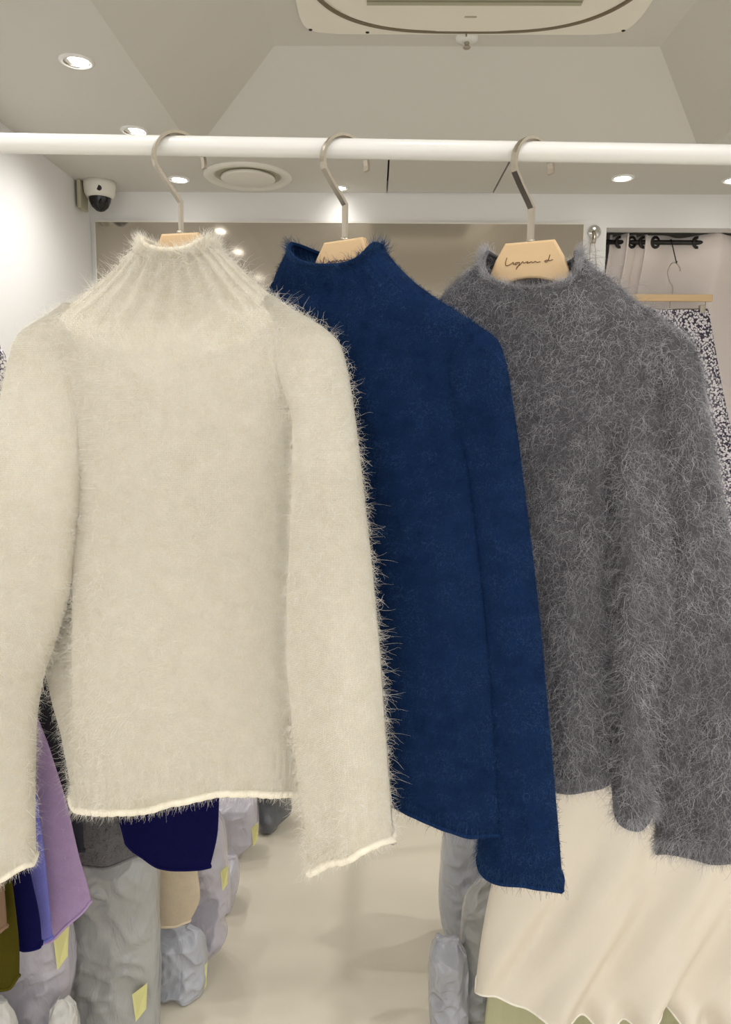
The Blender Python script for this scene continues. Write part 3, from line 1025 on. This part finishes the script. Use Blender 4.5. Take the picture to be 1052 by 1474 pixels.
# ---- grey
g_top = lambda u, w: 364 + np.where(w > 0, 56, 14) * np.clip(1 - np.abs(u) ** 2.2, 0, 1) * np.abs(w) ** 0.5
g_mid = lambda u, w: 428 + 44 * np.clip(1 - np.abs(u) ** 2.4, 0, 1)
g_rows = [(356, 710, 822), (364, 704, 830), (376, 693, 843), (390, 678, 860), (402, 664, 876), (416, 648, 894), (430, 636, 909), (450, 622, 934), (470, 615, 958), (490, 615, 972),
          (520, 625, 972), (600, 640, 968), (700, 650, 968), (800, 658, 974), (850, 664, 977), (900, 670, 965), (950, 678, 952), (1050, 690, 943), (1120, 696, 940), (1190, 700, 938)]
g_hemx = lin([(690, 1120), (800, 1140), (850, 1140), (884, 1138), (890, 1176), (905, 1185), (922, 1186), (934, 1178), (940, 1165)])
g_bot = lambda u, w: np.where(w > -0.2, g_hemx(700 + (u + 1) / 2 * 239), 1130)


def g_disp(U, Wd, X, Y):
    on = sstep(560, 760, Y) * (Wd > 0)
    grv = -0.024 * np.exp(-((X - 884) / 9) ** 2) * on
    fold = 0.020 * np.exp(-((X - 918) / 24) ** 2) * on
    rip = 0.007 * np.sin((X - 800) / 16) * sstep(700, 1000, Y) * (Wd > 0) * (1 - sstep(870, 890, X))
    return grv + fold + rip


gr = dict(rows=[(442, 915, 926), (455, 915, 944), (470, 920, 968), (488, 928, 992), (505, 935, 1002), (540, 942, 1009), (600, 948, 1019), (660, 950, 1029), (740, 950, 1042), (820, 948, 1056),
                (900, 942, 1068), (1000, 938, 1080), (1100, 940, 1090), (1200, 944, 1098), (1250, 948, 1100)],
          top=lambda u, w: 443 + 0 * u, bot=lambda u, w: lin([(-1, 1228), (-0.7, 1234), (0, 1242), (1, 1240)])(u) - np.where(w < 0, 5, 0),
          c=lambda y: 0.0 - 0.030 * sstep(500, 800, y), t=lambda y: 0.014 + 0.022 * sstep(440, 600, y),
          disp=lambda U, Wd, X, Y: 0.005 * np.sin(U * 4 + Y / 90) * sstep(600, 800, Y) * (Wd > 0))
gl = dict(rows=[(442, 622, 632), (470, 612, 648), (500, 612, 660), (600, 622, 684), (800, 648, 715), (1000, 668, 740), (1110, 680, 752)],
          top=lambda u, w: 443 + 0 * u, bot=lambda u, w: 1100 + 0 * u, c=lambda y: -0.01 + 0 * y, t=lambda y: 0.012 + 0.018 * sstep(440, 600, y))
root, org, grids, pl = sweater('grey', 'long haired charcoal grey turtleneck sweater at the end by the curtained doorway', g_rows, g_top, g_mid, g_bot, [gl, gr],
                               g_disp, 0.0, lambda y: 0.036 + 0.008 * sstep(450, 700, y), ribs=0.0006, nribs=40, hem_r=0.0035)
fuzz('mohair_halo', root, org, grids, 90000, (0.005, 0.018), 0.00020, 0.76, 0.3, 0.7, HAIR['grey'], pl, (0.0, 0.55))
fuzz('mohair_halo', root, org, grids, 26000, (0.014, 0.044), 0.00016, 0.68, 0.8, 0.55, HAIR['grey'], pl, (0.3, 1.0), k=8)
rims('grey', 1.0)

# ================================================================== SIDE RACKS (low rails on both sides)
ZS = 1.33


def side_rack(x, y0, y1, label, ZS=1.33):
    t = thing('side_rack', (x, y0, 0), label, 'clothes rack')
    sweep('rail', [(0, 0, ZS), (0, y1 - y0, ZS)], circ(0.012, 16), M['white'], t)
    for yy in (0, y1 - y0):
        sweep('upright', [(0, yy, 0.012), (0, yy, ZS)], circ(0.012, 16), M['white'], t)
        sweep('foot', [(-0.2, yy, 0.012), (0.2, yy, 0.012)], circ(0.012, 12), M['white'], t)
    return t


XSL, XSR = -0.75, 0.70
ZR = 1.05
rk = side_rack(XSL, 0.95, 2.55, 'low white clothes rack along the left wall behind the sweaters')
XS2 = -0.50
sweep('second_rail', [(XS2 - XSL, 0.425, ZS), (XS2 - XSL, 0.75, ZS)], circ(0.012, 16), M['white'], rk)
for yy in (0.425, 0.75):
    sweep('cross_arm', [(0, yy, ZS), (XS2 - XSL + 0.012, yy, ZS)], circ(0.010, 12), M['white'], rk)
side_rack(XSR, 1.15, 2.40, 'low white clothes rack on the right carrying the pale skirt', ZR)


def hung(name, xr_, Y, rows, bot, mat, label, cat='sweater', t=0.016, disp=None, nu=120, nv=80, hem=0.003, hairs=0, hmat=None, hemmat=None, n=2.4, L=(0.003, 0.012), ZS=1.33, short='garment'):
    """a garment hanging square to a side rail at depth Y"""
    pl = Plane((xr_, Y, ZS), 0.0)
    org = np.array([xr_, Y, 0.45])
    root = thing(name, tuple(org), label, cat)
    P = loft(pl, rows, lambda u, w: rows[0][0] + 0 * u, bot, nu=nu, nv=nv, t=t, disp=disp, n=n)
    grid_mesh('cloth', P, mat, root, org)
    rim_roll('hem', P[-1], hem, hemmat or mat, root, org, 0.001)
    if hairs:
        fuzz('mohair_halo', root, org, [P], hairs, L, 0.00016, 0.7, 0.2, 0.7, hmat, pl, (0.0, 1.0))
    make_hanger((xr_, Y, ZS), 0.0, 'wooden hanger inside the %s on the low rack' % name.replace('_', ' '), 'wooden hangers on the low racks', 0.15, lettering=False, half=0.11, drop=0.09, stem=0.09, plate=0.8)
    return root


def bx(fn_pts):
    """hem as a function of pixel x, given the row span"""
    return fn_pts


def hemfn(rows, pts):
    f = lin(pts)
    xl, xr = rows[-1][1], rows[-1][2]
    return lambda u, w: f(xl + (u + 1) / 2 * (xr - xl))


def railpx(x, Y, z):
    return proj((x, Y, z))


def top_rows(x, Y, hw_=(34, 120)):
    """neck and shoulder rows under a hanger at (x, Y)"""
    px, py = proj((x, Y, ZS - 0.085))
    s = 1.09 / Y
    return [(py, px - 40 * s, px + 40 * s), (py + 30 * s, px - 75 * s, px + 75 * s), (py + 80 * s, px - 170 * s, px + 170 * s)]


COLS = {'lilac': (186, 160, 200), 'periwinkle': (124, 124, 204), 'dknavy': (18, 18, 70), 'olive': (74, 68, 16), 'brown': (128, 104, 84),
        'charcoal': (58, 58, 66), 'mist': (132, 130, 130), 'beige': (214, 198, 172)}
KM = {k: knit(k + '_knit', srgb(*v), 0.6, var=0.1) for k, v in COLS.items()}
HM = {k: hairmat(k + '_fibre', scl(srgb(*v), 0.9), scl(srgb(*v), 1.7)) for k, v in COLS.items()}

r = top_rows(XSL, 1.35) + [(1000, -200, 48), (1080, -205, 72), (1150, -205, 94), (1230, -205, 113), (1305, -205, 131), (1370, -205, 131)]
hung('lilac_sweater', XSL, 1.35, r, hemfn(r, [(-205, 1350), (30, 1362), (72, 1358), (100, 1332), (122, 1312), (131, 1298)]), KM['lilac'],
     'lilac purple fuzzy sweater hanging on the low rack behind the cream sleeve', hairs=9000, hmat=HM['lilac'])
r = top_rows(XSL, 1.30) + [(1000, -240, 20), (1130, -240, 50), (1220, -240, 63), (1300, -240, 71), (1370, -240, 77)]
hung('periwinkle_sweater', XSL, 1.30, r, hemfn(r, [(-240, 1340), (40, 1345), (66, 1356), (77, 1350)]), KM['periwinkle'],
     'periwinkle blue knit edge between the lilac and navy garments on the low rack')
r = top_rows(XSL, 1.26) + [(1000, -280, -10), (1150, -280, 22), (1250, -280, 42), (1330, -280, 58), (1390, -280, 62)]
hung('navy_cardigan', XSL, 1.26, r, hemfn(r, [(-280, 1340), (26, 1352), (36, 1369), (60, 1364), (62, 1356)]), KM['dknavy'],
     'dark navy fuzzy cardigan on the low rack beside the olive garment', hairs=6000, hmat=HM['dknavy'])
r = top_rows(XSL, 1.225) + [(1000, -330, -40), (1200, -330, 4), (1290, -330, 20), (1380, -330, 28), (1440, -330, 26)]
hung('olive_sweater', XSL, 1.225, r, hemfn(r, [(-330, 1420), (0, 1426), (14, 1424), (26, 1405)]), KM['olive'],
     'olive green garment with rounded edge on the low rack at the near end', t=0.015)
r = top_rows(XSL, 1.185) + [(1000, -380, -60), (1200, -380, -6), (1290, -380, 7), (1350, -380, 11)]
hung('brown_sweater', XSL, 1.185, r, hemfn(r, [(-380, 1330), (0, 1343), (11, 1334)]), KM['brown'],
     'brown beige knit sleeve in front of the olive garment on the low rack')
r = top_rows(XSL, 1.40) + [(900, -150, 66), (970, -150, 86), (1060, -150, 104), (1155, -150, 118), (1260, -150, 122)]
hung('charcoal_sweater', XSL, 1.40, r, lambda u, w: 1225 + 0 * u, KM['charcoal'],
     'dark charcoal fuzzy sweater just behind the lilac one on the low rack', hairs=8000, hmat=HM['charcoal'])
r = top_rows(XS2, 1.485) + [(1000, 92, 190), (1150, 92, 196), (1260, 92, 200)]
hung('mist_sweater', XS2, 1.485, r, hemfn(r, [(92, 1240), (150, 1250), (200, 1232)]), KM['mist'],
     'mid grey fuzzy sweater hem showing below the cream hem beside the lilac one', hairs=9000, hmat=HM['charcoal'], L=(0.004, 0.02), t=0.012)
r = top_rows(XS2, 1.45) + [(950, 112, 290), (1100, 112, 316), (1190, 112, 314), (1255, 112, 301)]
hung('navy_sweater', XS2, 1.45, r, hemfn(r, [(112, 1168), (168, 1172), (182, 1216), (205, 1234), (232, 1250), (262, 1253), (285, 1252), (301, 1248)]), KM['dknavy'],
     'dark navy wool sweater hem showing just below the cream sweater hem', hairs=9000, hmat=HM['dknavy'])
r = top_rows(XS2, 1.645) + [(950, 130, 270), (1120, 190, 280), (1250, 206, 284), (1290, 206, 288), (1335, 206, 268)]
hung('beige_top', XS2, 1.645, r, hemfn(r, [(206, 1332), (225, 1336), (250, 1335), (268, 1326)]), KM['beige'],
     'beige smooth top hanging under the dark navy sweater', t=0.016)

# patterned bag on a wall peg
YP = 2.52
pp = on_y(-14, 500, YP)
t = thing('patterned_bag', (pp[0], YP, pp[2] - 0.4), 'black and white patterned cloth bag hanging on the left wall', 'bag')
org = np.array(t.location)
Pk = loft(Plane((pp[0], YP, pp[2]), 0.0), [(500, -30, 0), (512, -38, 7), (532, -40, 9), (560, -40, 4), (700, -44, 4)], lambda u, w: 502 + 0 * u, lambda u, w: 690 + 0 * u,
          nu=60, nv=40, t=0.03, disp=lambda U, Wd, X, Y: 0.005 * np.sin(U * 8) * np.abs(Wd))
grid_mesh('bag_cloth', Pk, floral(), t, org, cap=True)
sweep('strap', smooth_path([(-0.05, 0, 0.39), (-0.03, 0, 0.44), (0, 0, 0.452), (0.02, 0, 0.44), (0.03, 0, 0.39)]), circ(0.005, 8), M['black'], t)
t = thing('wall_peg', (XL, YP, pp[2] + 0.045), 'small steel peg on the left wall holding the patterned bag', 'hook')
sweep('peg', [(0, 0, 0), (pp[0] - XL + 0.02, 0, 0.0), (pp[0] - XL + 0.03, 0, 0.015)], circ(0.006, 10), M['steel'], t)

M['cream_skirt'] = plain('ecru_jersey', srgb(226, 217, 202), 0.85, nscale=8, var=0.04, bump=0.12, bscale=260)
M['ecru_edge'] = plain('ecru_edge', srgb(240, 234, 222), 0.7)
M['sage'] = plain('sage_crepe', srgb(196, 194, 156), 0.8, nscale=20, var=0.08, bump=0.6, bscale=140, stretch=(1, 1, 0.2))
YS = 1.42
r = [(880, 960, 1150), (900, 930, 1160), (940, 880, 1165), (1000, 822, 1170), (1140, 762, 1185), (1290, 704, 1205), (1430, 684, 1225), (1520, 680, 1230)]
hf = lin([(680, 1428), (700, 1437), (740, 1449), (770, 1451), (800, 1464), (830, 1462), (860, 1476), (890, 1458), (905, 1464), (925, 1442), (940, 1444), (955, 1456), (985, 1478), (1052, 1488), (1230, 1480)])


def skirt_disp(U, Wd, X, Y):
    a = sstep(1000, 1440, Y)
    d = 0.021 * np.sin((X - 700 - (Y - 1300) * -0.45) / 19) * a * np.abs(Wd)
    d = d + 0.009 * np.sin((X - (Y - 1300) * -0.7) / 10 + 1) * a ** 2 * np.abs(Wd)
    d = d + 0.020 * np.sin(X / 9.0) * sstep(1405, 1455, Y) * sstep(720, 900, X) * np.abs(Wd)
    return np.where(Wd < 0, 0.2, 1.0) * d


hung('ecru_skirt', XSR, YS, r, lambda u, w: hf(680 + (u + 1) / 2 * 548) + 16 * sstep(-0.95, -0.6, u) - np.where(w < 0, 14, 0), M['cream_skirt'],
     'long ecru jersey skirt with wavy lettuce hem under the grey sweater', 'skirt', t=lambda y: 0.02 + 0.035 * sstep(700, 1300, y), disp=skirt_disp, nu=420, nv=140, hem=0.0022, hemmat=M['ecru_edge'], ZS=ZR)
r2 = [(880, 940, 1090), (900, 900, 1110), (1000, 800, 1130), (1300, 720, 1160), (1530, 690, 1180)]
hung('sage_skirt', XSR, 1.53, r2, lambda u, w: 1484 + 6 * np.sin(u * 14), M['sage'],
     'pale sage green crinkled skirt peeping out below the ecru skirt hem', 'skirt', t=lambda y: 0.02 + 0.008 * sstep(700, 1300, y),
     disp=lambda U, Wd, X, Y: 0.006 * np.sin(X / 7) * np.abs(Wd) * sstep(1000, 1400, Y), nu=300, nv=60, ZS=ZR)

# ================================================================== BAGGED STOCK ON THE FLOOR
BM = {'blue': bag_mat('bag_plastic_blue_grey', srgb(172, 174, 182)), 'grey': bag_mat('bag_plastic_grey', srgb(166, 166, 164)),
      'lav': bag_mat('bag_plastic_lavender', srgb(184, 180, 190)), 'dark': bag_mat('bag_plastic_dark', srgb(92, 94, 98)), 'pale': bag_mat('bag_plastic_pale', srgb(206, 204, 200))}


def fl(Y):
    return proj((0, Y, 0))[1]


def bag(Y, rows, mat, label, t=0.09, tags=(), wr=0.006, seed=0.0, floor=True, group=None):
    pl = Plane((0, Y, 0), 0.0)
    ys0 = rows[0][0]
    if floor:
        yb = fl(Y)
        l, r_ = rows[-1][1], rows[-1][2]
        w_ = r_ - l
        rows = [q for q in rows if q[0] < yb - 12] 
        rows = rows + [(yb - 8, l + 0.03 * w_, r_ - 0.03 * w_), (yb, l + 0.12 * w_, r_ - 0.12 * w_)]
    y0, y1 = rows[0][0], rows[-1][0]
    cx = (rows[-1][1] + rows[-1][2]) / 2
    org = pl.pt(cx, y1)
    root = thing('stock_bag', tuple(org), label, 'bag', group)
    th = lambda y: t * (0.25 + 0.75 * np.minimum(sstep(y0, y0 + 0.22 * (y1 - y0), y), 1 - 0.55 * sstep(y1 - 0.08 * (y1 - y0), y1, y)))

    def disp(U, Wd, X, Y):
        d = np.zeros_like(U)
        for i in range(U.shape[0]):
            for j in range(U.shape[1]):
                x, y, q = X[i, j], Y[i, j], Wd[i, j]
                wv = 0.6 * noise.noise(Vector((x / 60, y / 60, seed)))
                a = 1 - abs(noise.noise(Vector((x / 80 + y / 110 + seed + wv, y / 36 - x / 60 + wv, q + seed)))) * 2.2
                b = 1 - abs(noise.noise(Vector((x / 40 - y / 80 + seed, y / 20 + x / 44 + wv, q * 2 - seed)))) * 2.2
                d[i, j] = 0.9 * a + 0.45 * b - 0.6 + 1.2 * noise.noise(Vector((x / 90 + seed, y / 70, q)))
        return 1.5 * d * wr * np.sign(Wd) * np.abs(Wd) ** 0.4

    P = loft(pl, rows, lambda u, w: y0 + 0 * u, lambda u, w: y1 + 0 * u, nu=110, nv=110, t=th, disp=disp, n=2.5, hemfix=0.0)
    P[..., 2] = np.maximum(P[..., 2], 0.001) if floor else P[..., 2]
    grid_mesh('plastic_sleeve', P, mat, root, org, cap=True)
    fl_, fr_ = pchip([q[0] for q in rows], [q[1] for q in rows]), pchip([q[0] for q in rows], [q[2] for q in rows])
    for (tx, ty, tw, thh, sk) in tags:
        xl, xr = float(fl_(ty)), float(fr_(ty))
        u = np.clip(2 * (tx - xl) / (xr - xl) - 1, -0.98, 0.98)
        w = (1 - abs(u) ** 2.5) ** (1 / 2.5)
        c = float(th(np.array(float(ty)))) * w + 0.007
        crn = [(tx - tw * 0.5, ty - thh * 0.28), (tx + tw * 0.5, ty - thh * 0.5 - sk), (tx + tw * 0.42, ty + thh * 0.25 - sk), (tx - tw * 0.25, ty + thh * 0.5)]
        pts = [pl.pt(a, b, c + 0.004 * (i % 2)) - org for i, (a, b) in enumerate(crn)]
        up_ = max(0.0, 0.006 - min(float(p[2] + org[2]) for p in pts))      # keep the tag above the floor
        pts = [p + np.array([0, 0, up_]) for p in pts]
        bm = bmesh.new()
        f1 = [bm.verts.new(p) for p in pts]
        f2 = [bm.verts.new(Vector(p) + Vector((0, 0.0012, 0))) for p in pts]
        bm.faces.new(f1); bm.faces.new(f2[::-1])
        for i in range(4):
            bm.faces.new((f1[i], f2[i], f2[(i + 1) % 4], f1[(i + 1) % 4]))
        o = from_bm('paper_tag', bm, M['tag'], root)
        o['label'] = 'yellow green paper tag'
    return root


bag(1.46, [(1290, -30, 80), (1320, -40, 100), (1400, -40, 106), (1450, -30, 98), (1560, -20, 104)], BM['lav'], 'lavender grey plastic bag of clothes below the lilac sweater', 0.06, [(88, 1368, 22, 58, 6)], seed=1.0)
bag(1.56, [(1196, 120, 170), (1212, 104, 215), (1250, 100, 228), (1330, 98, 229), (1400, 98, 230), (1500, 100, 234)], BM['grey'], 'large plump grey plastic bag of clothes below the dark navy sweater', 0.062, [(201, 1446, 22, 50, 6)], seed=4.0)
bag(1.675, [(1332, 230, 272), (1340, 222, 288), (1356, 218, 294), (1400, 218, 299), (1440, 218, 299), (1500, 218, 297)], BM['blue'], 'grey plastic bag with crinkled side below the beige top', 0.048, [(293, 1436, 11, 44, 2)], seed=8.0, wr=0.009)
bag(1.785, [(1150, 272, 300), (1190, 268, 322), (1250, 268, 328), (1300, 268, 331), (1325, 268, 322), (1345, 268, 327), (1400, 268, 320), (1460, 268, 300)], BM['lav'], 'tall lavender plastic bag with a pinched middle beside the aisle', 0.05, [(323, 1265, 11, 36, 2)], seed=12.0, wr=0.009)
bag(2.00, [(1230, 310, 340), (1260, 305, 345), (1310, 305, 344), (1335, 305, 338)], BM['lav'], 'narrow crinkled plastic bag mostly hidden behind the pinched lavender bag', 0.06, [], seed=15.0)
bag(2.26, [(1135, 300, 350), (1152, 296, 369), (1200, 296, 372), (1225, 296, 373), (1255, 296, 352)], BM['lav'], 'pale lavender plastic bag with two yellow tags near the aisle end', 0.07, [(367, 1202, 10, 34, 2), (342, 1240, 14, 30, 4)], seed=18.0)
bag(2.43, [(1095, 380, 412), (1120, 368, 418), (1165, 365, 420), (1190, 368, 416), (1230, 372, 404)], BM['dark'], 'dark grey round plastic bag at the far end of the left row', 0.07, [], seed=22.0)
bag(1.33, [(1440, -60, 10), (1470, -70, 24), (1560, -70, 26)], BM['pale'], 'pale white plastic bag under the olive garment', 0.04, [], seed=25.0)
bag(1.385, [(1436, 84, 96), (1450, 74, 108), (1480, 70, 112), (1600, 70, 112)], BM['pale'], 'small pale crumpled bag in front of the large grey one', 0.03, [], seed=27.0, wr=0.01)
# right side
bag(1.84, [(1120, 655, 720), (1170, 642, 740), (1240, 634, 745), (1290, 631, 745), (1350, 634, 745), (1400, 640, 745)], BM['blue'], 'blue grey plastic bag with creased folds below the navy sweater hem', 0.08, [], seed=31.0, wr=0.011)
bag(1.60, [(1265, 690, 730), (1285, 672, 745), (1320, 664, 750), (1400, 660, 760), (1520, 655, 760)], BM['grey'], 'smooth grey plastic bag pressed against the ecru skirt', 0.03, [], seed=35.0, wr=0.006)
bag(1.55, [(1350, 628, 660), (1375, 618, 672), (1400, 616, 674), (1500, 618, 674)], BM['blue'], 'low crumpled blue grey bag at the foot of the creased one', 0.04, [], seed=38.0, wr=0.012)
